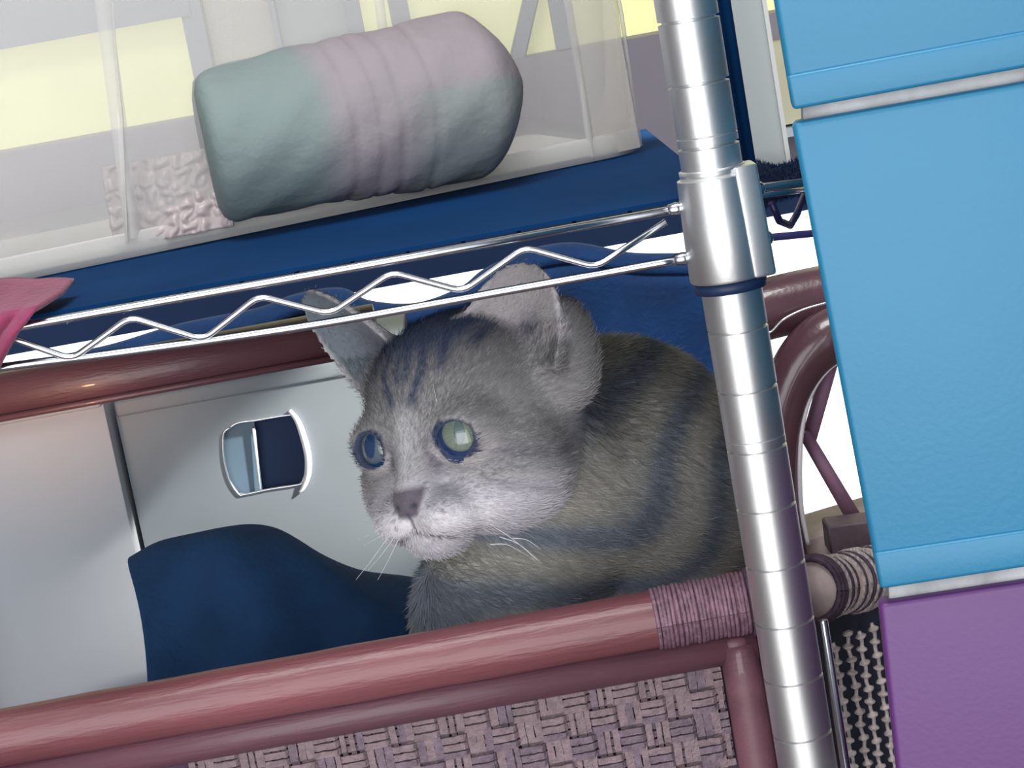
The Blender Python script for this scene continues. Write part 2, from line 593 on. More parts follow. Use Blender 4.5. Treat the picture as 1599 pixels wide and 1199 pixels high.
loft('bin_floor', [rrect(.004, .003), rrect(.004, .0034)], mat('bin_floor_frost', srgb(196, 194, 196), .5, alpha=.85), binr)
loft('bin_wall', [rrect(0.003, .0), rrect(0, .004), rrect(0, .008), rrect(0, Hb, .010)], binm, binr, False)
loft('bin_base_rim', [rrect(-.0012, .0005), rrect(-.0018, .002), rrect(-.0018, .0105), rrect(-.0006, .0125)], bin_edge, binr, False)
loft('bin_rim', [rrect(0, Hb, .010), rrect(-.002, Hb + .001, .014), rrect(-.002, Hb + .006, .014)], bin_edge, binr, False)
nrm = uy


def onbin(px, py, off=0.0):
    return hit(px, py, cr + uy * off, nrm)


def ribstrip(pts, wd, dz, material, name='rib'):
    V, F = [], []
    for (px, py) in pts:
        c = onbin(px, py, -.0006)
        V += [c - ux * wd / 2, c - uy * dz, c + ux * wd / 2]
    for i in range(len(pts) - 1):
        for k in range(2):
            F.append((i * 3 + k, i * 3 + k + 1, i * 3 + k + 4, i * 3 + k + 3))
    o = link(name, mesh(name, V, F), material, binr)
    return o


ribstrip([(112, -330), (150, -60), (160, 0), (185, 190), (208, 372)], .0075, .003, bin_edge)
ribstrip([(140, -330), (172, -60), (178, 60), (190, 190), (198, 378)], .0018, .0045, bin_edge)
ribstrip([(544, -330), (583, -60), (592, 0), (612, 160), (642, 302)], .005, .003, bin_edge)
ribstrip([(828, -330), (872, -60), (886, 0), (908, 130), (925, 245)], .004, .002, bin_edge)
tube('bin_edge_highlight', [onbin(908, -320, .004), onbin(958, -40, .004), onbin(970, 20, .004), onbin(1000, 228, .004)], .0011, bin_edge, binr, 8)

prism('bin_corner_panel', [onbin(*p, -.0008) for p in ((832, -320), (902, -320), (1000, 230), (926, 246))], uy * .0006, mat('frosted_corner', srgb(214, 208, 200), .4, alpha=.34), binr, smooth=False)

# rolled cloth in the bin
ra, rb = at(322, 240, 1.045), at(790, 150, 1.075)
ra.z = zf + .0045 + .040
rb.z = zf + .0045 + .0415
ax = (rb - ra).normalized()
V, F = [], []
NS, NR = 72, 48
n1 = ax.cross(Vector((0, 0, 1))).normalized()
n2 = n1.cross(ax).normalized()
Lr = (rb - ra).length
colr = []
for i in range(NS + 1):
    t = i / NS
    r = .0365 + .0048 * min(1, t / .85)
    e = 1.0
    if t < .07:
        e = math.sqrt(max(0, 1 - ((.07 - t) / .07) ** 2)) * .22 + .78 if t > 0 else .74
    if t > .86:
        e = math.sqrt(max(0.0, 1 - ((t - .86) / .15) ** 2))
    for q in (.42, .50, .57, .68):
        e -= .028 * math.exp(-((t - q) / .010) ** 2)
    for k in range(NR):
        a = 2 * math.pi * k / NR
        wob = 1 + .02 * math.sin(3 * a + 9 * t) + .012 * math.sin(7 * a - 30 * t)
        tt = t + .012 * math.sin(a * 2 + 1) * min(1, 8 * t) + .03 * math.cos(a * 1.0) * min(1, 6 * t)
        c = ra + ax * (Lr * tt)
        p = c + (n1 * math.cos(a) + n2 * math.sin(a)) * r * e * wob
        p.z = max(p.z, zf + .0042)
        V.append(p)
        mauve = .5 + .5 * math.tanh((t - .34) * 26)
        teal2 = .5 + .5 * math.tanh((t - .62) * 20) if math.sin(a) < .15 else 0
        base = np.array(srgb(116, 130, 130)) * (1 - mauve) + np.array(srgb(138, 130, 136)) * mauve
        base = base * (1 - teal2 * .7) + np.array(srgb(126, 137, 135)) * teal2 * .7
        colr.append((*base, 1))
for i in range(NS):
    for k in range(NR):
        a_, b_ = i * NR + k, i * NR + (k + 1) % NR
        F.append((a_, a_ + NR, b_ + NR, b_))
F.append(tuple(range(NR)))
F.append(tuple(NS * NR + k for k in range(NR))[::-1])


def setcol(me, cols):
    ca = me.color_attributes.new('Col', 'FLOAT_COLOR', 'POINT')
    ca.data.foreach_set('color', np.asarray(cols, dtype=np.float32).ravel())


me = mesh('rolled_cloth', V, F)
setcol(me, colr)
tag(link('rolled_cloth', me, mat('roll_fabric', (.3, .3, .3), .85, attr='Col', bump=.5, bscale=120)),
    'thick rolled cloth, teal grey and mauve, lying inside the frosted storage bin', 'cloth')

# small embossed plastic packet left of the roll
pa = at(262, 285, 1.05)


def packf(u, v):
    p = Vector((pa.x - .03 + .058 * u, 1.04 + .012 * v + .002 * math.sin(9 * u), zf + .006 + .038 * v))
    s = noise.noise(Vector((u * 7, v * 6, 3)))
    p.y -= .003 * abs(math.sin(u * 22 + 3 * s)) * abs(math.sin(v * 15 + 4 * s))
    return p


tag(grid_mesh('plastic_packet', packf, 60, 40, mat('packet_film', srgb(190, 176, 178), .25, alpha=.7), thick=.001),
    'small bumpy clear plastic packet beside the left end of the rolled cloth', 'packet')

# dark fluffy cloth: fibres over a lumpy core, right of the post on the shelf level
# ------------------------------------------------------------------ fur helper
def fur_mesh(name, P, N, D, Lg, Wd, C, parent, material, bend=0.5):
    "one thin blade of two triangles per root. P roots, N normals, D tip directions (unit), all numpy"
    n = len(P)
    S = np.cross(D, N)
    ln = np.linalg.norm(S, axis=1, keepdims=True)
    bad = ln[:, 0] < 1e-4
    S[bad] = np.cross(N[bad], np.array([0.3, 0.5, 0.8]))
    S /= np.maximum(np.linalg.norm(S, axis=1, keepdims=True), 1e-9)
    W = Wd[:, None] if hasattr(Wd, '__len__') else Wd
    Lc = Lg[:, None]
    V = np.empty((n, 4, 3))
    V[:, 0] = P - S * W
    V[:, 1] = P + S * W
    mid = P + (D * (1 - bend) + N * bend) * Lc * .5
    V[:, 2] = mid + S * W * .8
    V[:, 3] = mid + D * Lc * .5
    me = bpy.data.meshes.new(name)
    me.vertices.add(n * 4)
    me.vertices.foreach_set('co', V.ravel())
    idx = np.arange(n)[:, None] * 4
    tri = np.concatenate([idx + np.array([[0, 1, 2]]), idx + np.array([[0, 2, 3]])], axis=1).astype(np.int32)
    me.loops.add(n * 6)
    me.loops.foreach_set('vertex_index', tri.ravel())
    me.polygons.add(n * 2)
    me.polygons.foreach_set('loop_start', np.arange(0, n * 6, 3, dtype=np.int32))
    me.update(calc_edges=True)
    me.polygons.foreach_set('use_smooth', np.ones(n * 2, dtype=bool))
    nv = np.repeat(N, 4, axis=0)
    setcol(me, np.repeat(np.concatenate([C, np.ones((n, 1))], axis=1), 4, axis=0))
    at_ = me.attributes.new('RootNormal', 'FLOAT_VECTOR', 'POINT')
    at_.data.foreach_set('vector', nv.astype(np.float32).ravel())
    o = link(name, me, material, parent, smooth=False)
    return o


rs = np.random.RandomState(3)
fa, fb = at(1140, 290, 1.72), at(1290, 260, 1.72)
fl = empty('fluffy_cloth', (fa + fb) / 2 - Vector((0, 0, .02)), 'dark navy fluffy cloth peeping out behind the chrome post below the pale board', 'cloth')


def lump(u, v):
    x = fa.x + (fb.x - fa.x) * u
    an = math.pi * 2 * v
    zc = fa.z + (fb.z - fa.z) * u * .2 - .004
    rr = .0155 + .004 * math.sin(u * 6 + 1) + .0015 * math.sin(5 * an + u * 20)
    return Vector((x, 1.72 + 1.6 * rr * math.cos(an), zc + rr * math.sin(an)))


core = grid_mesh('cloth_body', lump, 40, 24, mat('fluff_core', srgb(20, 34, 62), .9), fl)
pts, ns = [], []
for _ in range(6000):
    u, v = RND.random(), RND.random()
    p = lump(u, v)
    pts.append(p)
    ns.append((p - Vector((p.x, 1.72, p.z * 0 + lump(u, .0).z))).normalized())
P = np.array(pts)
N = np.array(ns)
D = N + rs.normal(0, .5, N.shape)
D /= np.linalg.norm(D, axis=1, keepdims=True)
fm = fur_mesh('cloth_pile', P, N, D, rs.uniform(.002, .005, len(P)), .00025, np.tile(np.array(srgb(34, 56, 96)), (len(P), 1)) * rs.uniform(.6, 1.5, (len(P), 1)), fl, fibre_mat('fluff_fibre'))
fm['kind'] = 'stuff'

# ------------------------------------------------------------------ rattan bench in front (rails, binding, woven panel)
YB = 0.93
r1 = .0129
bench = empty('rattan_bench', (0, YB, 0), 'reddish brown rattan bench with round top rail and woven cane panel, before the cat', 'bench')
A, B = at(-120, 1170, YB), at(1215, 935, YB)
B.z = (A.z + B.z) / 2
A.z = B.z
tube('top_rail', [A.lerp(B, i / 20) for i in range(21)], lambda t: r1 * (1 + .012 * math.sin(t * 40)), rattan, bench, 32)


def wraps(name, p0, p1, n, R, r, material, parent, jitter=.0004):
    d = (p1 - p0) / n
    dn = d.normalized()
    e1 = dn.cross(Vector((0, 0, 1))).normalized()
    e2 = dn.cross(e1)
    for i in range(n):
        c = p0 + d * (i + .5)
        j = RND.uniform(-jitter, jitter)
        ph = RND.uniform(-.12, .12)
        pathp = []
        for k in range(25):
            a = 2 * math.pi * k / 24
            pathp.append(c + (e1 * math.cos(a) + e2 * math.sin(a)) * (R + j) + dn * (math.cos(a) * ph * d.length * 2))
        V, F = tube_data(pathp, r, 6, cap=False)
        link(name, mesh(name, V, F), material, parent)


wa, wb = at(1022, 975, YB), at(1168, 945, YB)
wa.z = wb.z = A.z
wraps('binding_strand', wa, wb, 22, r1 + .0002, .00105, bind_m, bench)
wc = at(1198, 940, YB)
wc.z = A.z
wraps('binding_strand', wb, wc, 4, r1 + .0010, .0015, bind_d, bench)
# lower rail
r2 = .0082
A2, B2 = at(-120, 1262, YB + .004), at(1185, 1036, YB + .004)
B2.z = A2.z = B2.z * .5 + A2.z * .5
B2.z = A2.z = A.z - r1 - r2 + .0009
tube('lower_rail', [A2, A2.lerp(B2, .5), B2], r2, rattan2, bench, 24)
stx = at(1168, 1100, YB + .002).x
tube('side_stile', [(stx, YB + .002, A2.z + .002), (stx, YB + .002, .3)], .0088, rattan2, bench, 24)
tube('end_post', [(at(1196, 1100, YB + .012).x, YB + .012, A.z + .008), (at(1196, 1100, YB + .012).x, YB + .012, 0.0)], .0125, rattan_dark, bench, 24)
# mitre bead where lower rail meets the stile
box('mitre_joint', (stx - .001, YB + .002, A2.z), (.012, .013, .012), rattan2, bench, .004, 0)
box('back_board', ((A2.x + stx) / 2, YB + .0105, A2.z - .11), (stx - A2.x, .003, .21), mat('bench_backing', srgb(74, 56, 74), .8), bench)
# woven panel: warp and weft cane strands
pitch = .0038
zt = A2.z - r2 + .002
zb = zt - .052
xs0, xs1 = at(300, 1230, YB).x, stx - .006


def strand(path, wd, th, nrm_):
    V, F = [], []
    n = len(path)
    for i in range(n):
        T = (path[min(i + 1, n - 1)] - path[max(i - 1, 0)]).normalized()
        S = T.cross(nrm_).normalized()
        nn = S.cross(T).normalized()
        for (a_, b_) in ((-.5, -.2), (-.25, -.5), (.25, -.5), (.5, -.2), (.5, .5), (-.5, .5)):
            V.append(path[i] + S * a_ * wd + nn * b_ * th)
    for i in range(n - 1):
        for k in range(6):
            F.append((i * 6 + k, i * 6 + (k + 1) % 6, (i + 1) * 6 + (k + 1) % 6, (i + 1) * 6 + k))
    return V, F


nw = int((xs1 - xs0) / pitch)
nh = int((zt - zb) / pitch)
yb = YB + .0035
for i in range(nw):
    x = xs0 + (i + .5) * pitch + RND.uniform(-.0004, .0004)
    g = (i // 3) % 2
    fat = RND.choice([.6, .8, .95, 1.0])
    pth = []
    for j in range(nh * 2 + 1):
        z = zt - j * pitch / 2
        ph = 1 if ((j // 6) + g) % 2 == 0 else -1
        pth.append(Vector((x + RND.uniform(-.0002, .0002), yb - .0012 * ph, z)))
    V, F = strand(pth, pitch * fat, .0013, Vector((0, -1, 0)))
    link('cane_strand', mesh('cane_strand', V, F), RND.choice([cane_a, cane_a, cane_b]), bench, smooth=False)
for j in range(nh):
    z = zt - (j + .5) * pitch
    pth = []
    for i in range(nw * 2 + 1):
        x = xs0 + i * pitch / 2
        ph = 1 if ((i // 6) + (j // 3)) % 2 == 1 else -1
        pth.append(Vector((x, yb - .0010 * ph, z + RND.uniform(-.0002, .0002))))
    V, F = strand(pth, pitch * .8, .0012, Vector((0, -1, 0)))
    link('cane_strand', mesh('cane_strand', V, F), RND.choice([cane_a, cane_b, cane_b]), bench, smooth=False)

# polished rail behind the boxes
p0, p1 = at(-230, 661, 1.22), at(588, 512, 1.22)
p0.z = p1.z = (p0.z + p1.z) / 2
bk = empty('polished_rail', (p0.x + .012, 1.22, 0), 'dark polished brown rail crossing above the two boxes, left of the cat', 'rail')
tube('rail_bar', [p0, p1], .0142, pole_m, bk, 32)
tube('rail_bead', [p0 + Vector((0, -.0120, -.0105)), p1 + Vector((0, -.0120, -.0105))], .0021, pole_m, bk, 12)
for x in (p0.x + .012,):
    tube('rail_leg', [(x, 1.225, p0.z), (x, 1.225, 0)], .009, pole_m, bk, 16)

# ------------------------------------------------------------------ boxes
zbase = .60
c0, c1 = at(174, 640, 1.27), at(244, 1052, 1.27)
xe = (c0.x + c1.x) / 2
zt = at(100, 640, 1.27).z
pb = empty('pale_box', (xe - .12, 1.33, zbase), 'plain pale grey box at the far left below the polished rail', 'box')
prism('box_body', [(xe - .26, 1.27, zbase), (xe, 1.27, zbase), (xe, 1.27, zt), (xe - .26, 1.27, zt)], (0, .12, 0), box_white, pb, .0012, 2)
box('box_lid', (xe - .1305, 1.33, zt + .004), (.259, .128, .012), box_white, pb, .002)
zt2 = at(300, 616, 1.31).z
xg0, xg1 = xe + .003, at(660, 700, 1.31).x
gb = empty('grey_box', ((xg0 + xg1) / 2, 1.355, zbase), 'blue grey box with a rounded cut-out handle, between the pale box and the cat', 'box')
# front wall with a real handle hole
HY = 1.285
outl = [(358, 668), (372, 660), (400, 656), (450, 648), (458, 652), (468, 672), (476, 705), (477, 735), (472, 752), (464, 757), (420, 764), (382, 772), (372, 771), (358, 750), (350, 720), (348, 690), (350, 675)]
hole = [at(*p, HY) for p in outl]
bm = bmesh.new()
fr = [bm.verts.new(p) for p in ((xg0, HY, zbase), (xg1, HY, zbase), (xg1, HY, zt2), (xg0, HY, zt2))]
hl = [bm.verts.new(p) for p in hole]
ed = [bm.edges.new((fr[i], fr[(i + 1) % 4])) for i in range(4)] + [bm.edges.new((hl[i], hl[(i + 1) % len(hl)])) for i in range(len(hl))]
bmesh.ops.triangle_fill(bm, use_beauty=True, use_dissolve=False, edges=ed, normal=(0, -1, 0))
r = bmesh.ops.extrude_face_region(bm, geom=bm.faces[:])
bmesh.ops.translate(bm, verts=[v for v in r['geom'] if isinstance(v, bmesh.types.BMVert)], vec=(0, .003, 0))
bmesh.ops.recalc_face_normals(bm, faces=bm.faces)
me = bpy.data.meshes.new('box_front')
bm.to_mesh(me)
bm.free()
link('box_front', me, box_grey, gb, smooth=False)
L = [boxdata(xg0, xg0 + .003, HY + .003, 1.43, zbase, zt2), boxdata(xg1 - .003, xg1, HY + .003, 1.43, zbase, zt2), boxdata(xg0, xg1, 1.427, 1.43, zbase, zt2), boxdata(xg0, xg1, HY, 1.43, zbase, zbase + .003)]
link('box_sides', mesh('box_sides', *join_data(L)), box_grey, gb, smooth=False)
box('box_lid', ((xg0 + xg1) / 2, 1.358, zt2 + .004), (xg1 - xg0, .15, .01), box_grey, gb, .002)
cen = sum(hole, Vector()) / len(hole)
rim = spline(hole + [hole[0]], 4)
tube('handle_rim', [p + Vector((0, -.0003, 0)) for p in rim], .0007, handle_m, gb, 8)
flare = [at(*p, HY) + Vector((0, -.0015, 0)) for p in ((452, 640), (464, 655), (474, 682), (481, 712), (481, 740), (474, 760), (468, 768))]
tube('handle_lip', spline(flare, 5), lambda t: .0008 + .0014 * math.sin(math.pi * min(1, t * .9 + .1)), mat('lip_white', (.9, .9, .9), .3), gb, 8)
prism('handle_slide', [at(348, 655, HY + .006), at(396, 650, HY + .006), at(410, 772, HY + .006), at(354, 778, HY + .006)], (0, .002, 0), slide_m, gb)
tube('slide_edge', [at(396, 668, HY + .004), at(406, 764, HY + .004)], lambda t: .0011 - .0005 * t, mat('edge_white', (.85, .88, .9), .3), gb, 8)
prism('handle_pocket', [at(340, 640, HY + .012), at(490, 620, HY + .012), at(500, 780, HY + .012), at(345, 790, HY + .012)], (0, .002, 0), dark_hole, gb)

# ------------------------------------------------------------------ navy cloths behind
def drape(pts, y, zlow, amp, name, label, material=navy, cat='blanket'):
    P = spline([at(*p, y) for p in pts], 10)

    def f(u, v):
        t = u * (len(P) - 1)
        i = min(len(P) - 2, int(t))
        p = P[i].lerp(P[i + 1], t - i)
        h = p.z - zlow
        # rolled top edge
        if v < .15:
            an = math.pi * (1 - v / .15)
            return Vector((p.x, y + .012 - .012 * math.cos(math.pi - an), p.z - .012 + .012 * math.sin(an)))
        s = (v - .15) / .85
        fold = amp * (math.sin(p.x * 70 + 2 * math.sin(s * 3)) + .6 * math.sin(p.x * 31 + s * 5))
        return Vector((p.x, y - fold * min(1, s * 4) + .0, p.z - .012 - s * (h - .012)))
    return tag(grid_mesh(name, f, 150, 50, material, thick=.003), label, cat)


drape([(-150, 613), (0, 590), (60, 569), (170, 545), (280, 512), (400, 488), (460, 466), (530, 456), (575, 476), (650, 480), (720, 455), (760, 425), (830, 395), (900, 385), (980, 400), (1040, 402), (1090, 400), (1150, 390)],
      1.56, .45, .004, 'navy_blanket', 'navy blue blanket hung behind the cat and the boxes')
# seat cushion the cat and the boxes stand on
cu = empty('seat_cushion', (0.02, 1.15, .56), 'navy seat cushion under the cat and the boxes, mostly hidden by the front rail', 'cushion')
zs = zbase - .0006
box('cushion_pad', (-.095, 1.205, zs - .03), (.40, .50, .06), navy, cu, .012)
# shadow on the grey box built as a dark mound, left of the cat's chest
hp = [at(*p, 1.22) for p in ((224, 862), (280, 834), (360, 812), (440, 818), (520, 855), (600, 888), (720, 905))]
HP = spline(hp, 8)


def shadow_mound(u, v):
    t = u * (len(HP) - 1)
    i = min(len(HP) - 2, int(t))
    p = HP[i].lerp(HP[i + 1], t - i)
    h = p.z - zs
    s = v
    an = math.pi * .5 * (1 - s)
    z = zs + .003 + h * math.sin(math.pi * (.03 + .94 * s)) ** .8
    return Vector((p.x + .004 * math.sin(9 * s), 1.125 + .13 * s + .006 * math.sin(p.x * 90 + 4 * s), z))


tag(grid_mesh('box_shadow', shadow_mound, 70, 30, mat('shadow_navy', srgb(22, 62, 104), .9, var=.2, vscale=40, bump=.5, bscale=200), thick=.003),
    'dark blue mound standing for the shadow on the grey box', 'blanket')

# ------------------------------------------------------------------ chair at the right, behind the post
YC = 1.12
ch = empty('rattan_chair', (at(1290, 700, YC).x, YC, 0), 'dark rattan chair with a bent hoop arm, seen between the post and the blue drawers', 'chair')
tube('hoop_arm', spline([at(*p, YC) for p in ((1236, 905), (1222, 840), (1213, 770), (1214, 690), (1229, 610), (1266, 548), (1322, 512), (1400, 492))], 10),
     lambda t: (.0120 + .0030 * min(1, max(0, (t - .45) * 3))), rattan_dark, ch, 24)
tube('hoop_piping', spline([at(*p, YC - .006) for p in ((1262, 850), (1251, 790), (1249, 720), (1254, 660), (1272, 605), (1305, 566), (1345, 545))], 10), .0013, mat('piping_white', srgb(225, 220, 226), .4), ch, 8)
tube('top_arm', spline([at(*p, YC + .02) for p in ((1140, 500), (1200, 482), (1290, 462), (1400, 444))], 8), .0165, rattan_dark, ch, 28)
tube('arm_highlight', spline([at(*p, YC - .002) for p in ((1192, 520), (1204, 518), (1222, 500), (1248, 486), (1275, 477), (1310, 468))], 8), .0007, handle_m, ch, 8)  # highlight along the arm modelled as a thin bright tube
tube('back_strut', [at(1300, 555, YC + .02), at(1262, 690, YC + .02)], .0042, strut_m, ch, 12)
tube('back_strut', [at(1256, 676, YC + .015), at(1332, 806, YC + .015)], lambda t: .0034 + .0008 * t, strut_m, ch, 12)
ab, bb = at(1240, 838, YC + .03), at(1430, 812, YC + .03)
prism('seat_board', [at(1235, 850, YC + .01), at(1420, 795, YC + .01), at(1425, 850, YC + .01), at(1240, 905, YC + .01)], (0, .05, 0), cream, ch, .003, 2)
prism('seat_block', [at(1293, 822, YC - .012), at(1420, 806, YC - .012), at(1428, 862, YC - .012), at(1298, 868, YC - .012)], (0, .02, 0), grey_wood, ch, .001, 1)
# wrapped joint pole
q0, q1 = at(1268, 921, 1.02), at(1460, 880, 1.12)
tube('side_pole', [q0, q1], .0142, cream, ch, 28)
dq = (q1 - q0)
wraps('joint_wrap', q0, q0 + dq * .50, 9, .0147, .0013, bind_c, ch, .0009)
wraps('joint_wrap', q0 + dq * .027, q0 + dq * .527, 9, .0144, .0011, bind_d, ch, .0009)
for k, (rr_, off_) in enumerate(((.0150, -.0005), (.0156, .0015), (.0152, .0040))):
    wraps('joint_wrap', q0 + dq.normalized() * off_, q0 + dq.normalized() * (off_ + .0012), 1, rr_, .0017, bind_d, ch, .0008)
# panel of twisted cords hanging under the pole
zt = at(1340, 968, 1.03).z
cords = [(1302, 1003), (1322, 985), (1342, 985), (1362, 972), (1384, 962), (1404, 955)]
for n_, (px, py) in enumerate(cords):
    c = at(px, py, 1.035 + .006 * (n_ % 2))
    pth = []
    zz = c.z
    off = RND.random() * 6
    step = .0006
    prof = []
    k = 0
    while k < 200:
        pth.append(Vector((c.x + .0004 * math.sin(k * .27 + off), c.y - .0003 * math.cos(k * .27 + off), zz - k * step)))
        k += 1
    V, F = tube_data(pth, lambda t, off=off: 0.0010 + .0020 * max(0, math.sin(t * 199 * .54 + off)) ** 1.5, 8)
    link('twisted_cord', mesh('twisted_cord', V, F), cord_m, ch)
box('cord_backing', (at(1335, 1100, 1.07).x + .01, 1.07, c.z - .075), (.078, .004, .165), mat('backing_dark', srgb(44, 48, 66), .7), ch)

# ------------------------------------------------------------------ plastic drawer unit (foreground right)
phi = math.radians(8)
O = at(1238, 190, .70)
X = Vector((math.cos(phi), -math.sin(phi), 0))
Nn = Vector((-math.sin(phi), -math.cos(phi), 0))     # towards the camera
dn = -Nn


def dp(px, py, off=0.0):
    return hit(px, py, O + Nn * off, Nn)


cart = empty('drawer_unit', dp(1500, 600, -.15) * 1.0, 'plastic drawer unit with two blue drawers over a purple one, at the right edge', 'drawers')
cart.location.z = 0
cart.matrix_world = Matrix.Translation(cart.location)


def drawer(front, lip, material):
    name = 'drawer'
    pts = [dp(*p) for p in front]
    d_ = prism(name, pts, dn * .010, material, cart, .0022, 4)
    # tray behind the front
    c = [p + X * s for p, s in zip(pts, (.03, -.03, -.03, .03))]
    prism('drawer_tray', [p + dn * .0101 + Vector((0, 0, dz)) for p, dz in zip(c, (-.006, -.006, .006, .006))], dn * .25, material, d_, .002, 2)
    if lip:
        lp = [dp(*p, .0016) for p in lip]
        prism('drawer_lip', lp, dn * .004, material, d_, .0014, 3)
    return d_


drawer([(1178, -180), (1850, -300), (1852, 60), (1237, 172)], [(1228, 118), (1850, 2), (1852, 60), (1238, 172)], blue)
drawer([(1236, 192), (1852, 84), (1890, 842), (1374, 921)], [(1364, 864), (1888, 785), (1890, 842), (1375, 921)], blue)
drawer([(1372, 944), (1890, 866), (1960, 1500), (1440, 1570)], None, purple)
# frame rails in the gaps, with worn patches
for pts in ([(1251, 150), (1850, 40), (1850, 110), (1253, 200)], [(1386, 905), (1890, 830), (1890, 890), (1389, 962)], [(1160, -230), (1850, -350), (1850, -280), (1170, -170)]):
    prism('frame_rail', [dp(*p, -.0045) for p in pts], dn * .012, frame_grey, cart, .001, 2)
# side and back panels of the frame, set in from the fronts
e1 = dp(1420, 640, -.01)
sidex = e1 + X * .012
p_b = Vector((sidex.x, sidex.y, 0)) + X * .02
link('frame_side', mesh('frame_side', *(lambda q: (q, [(0, 3, 2, 1), (4, 5, 6, 7), (0, 1, 5, 4), (1, 2, 6, 5), (2, 3, 7, 6), (3, 0, 4, 7)]))(
    [p_b + dn * .012, p_b + dn * .012 + X * .004, p_b + dn * .27 + X * .004, p_b + dn * .27,
     p_b + dn * .012 + Vector((0, 0, 1.1)), p_b + dn * .012 + X * .004 + Vector((0, 0, 1.1)), p_b + dn * .27 + X * .004 + Vector((0, 0, 1.1)), p_b + dn * .27 + Vector((0, 0, 1.1))])), frame_grey, cart, smooth=False)

# ------------------------------------------------------------------ the cat
HD = 1.04                 # distance of the head along the view
U = .01 * HD              # one head unit: 34 pixels
HC = dep(745, 670, HD)
hr, hu, hf = r0, up0, -fwd   # un-rolled view axes: right, up, towards the camera
PSI = math.radians(38)
EX = hr * math.cos(PSI) + hf * math.sin(PSI)      # the cat's left
EY = -hr * math.sin(PSI) + hf * math.cos(PSI)     # forward, nose
EZ = hu
HM = np.array([EX, EY, EZ])                       # rows


def l2w(p):
    p = np.asarray(p, float)
    return np.array(HC) + (p @ HM) * U


def w2l(P):
    return ((P - np.array(HC)) @ HM.T) / U


def H(px, py, toward=0.0):
    "head-local coordinates of a pixel at a depth offset (head units towards camera)"
    return w2l(np.array(dep(px, py, HD - toward * U))[None])[0]


def ell(P, c, r, R=None):
    q = P - np.asarray(c, float)
    if R is not None:
        q = q @ R
    r = np.asarray(r, float)
    k0 = np.linalg.norm(q / r, axis=-1)
    k1 = np.linalg.norm(q / (r * r), axis=-1)
    return np.where(k1 > 1e-9, k0 * (k0 - 1) / np.maximum(k1, 1e-9), -r.min())


def cap(P, a, b, ra_, rb_):
    a, b = np.asarray(a, float), np.asarray(b, float)
    d = b - a
    t = np.clip(((P - a) @ d) / (d @ d), 0, 1)
    return np.linalg.norm(P - a - t[..., None] * d, axis=-1) - (ra_ + (rb_ - ra_) * t)


def smin(a, b, k):
    h = np.clip(.5 + .5 * (b - a) / k, 0, 1)
    return b + (a - b) * h - k * h * (1 - h)


def smax(a, b, k):
    return -smin(-a, -b, k)


EYE = {1: (2.22, 3.66, -.14), -1: (-2.12, 3.66, -.02)}
ER = 1.36


def earparts(sx):
    if sx > 0:
        base, tip = np.array([3.5, .8, 3.3]), np.array([4.3, -.4, 6.95])
        out = np.array([.15, 1.0, .1])
    else:
        base, tip = np.array([-3.3, 1.4, 3.3]), np.array([-6.3, 2.9, 7.7])
        out = np.array([-.25, 1.0, .1])
    ax_ = tip - base
    Lh = np.linalg.norm(ax_)
    ax_ /= Lh
    out = out - ax_ * (out @ ax_)
    out /= np.linalg.norm(out)
    lat = np.cross(ax_, out)
    return base, ax_, Lh, out, lat


def ear(P, sx):
    base, ax_, Lh, out, lat = earparts(sx)
    q = P - base
    t = q @ ax_
    u = q @ lat
    v = q @ out
    tn = np.clip(t / Lh, -.3, 1)
    wd = (2.6 if sx > 0 else 1.75) * np.sqrt(np.clip(1 - np.clip(tn, 0, 1) ** 1.6, 0, 1)) + .12
    cup = 1.15 * (1 - np.clip(tn, 0, 1) * .75) * ((u / np.maximum(wd, .2)) ** 2) - .75 * (1 - np.clip(tn, 0, 1))
    th = .17 + .25 * (1 - np.clip(tn, 0, 1)) ** 2
    d = np.maximum(np.abs(v - cup) - th, np.abs(u) - wd)
    d = np.maximum(d, t - Lh)
    return np.maximum(d, -(t + .8)) * .8


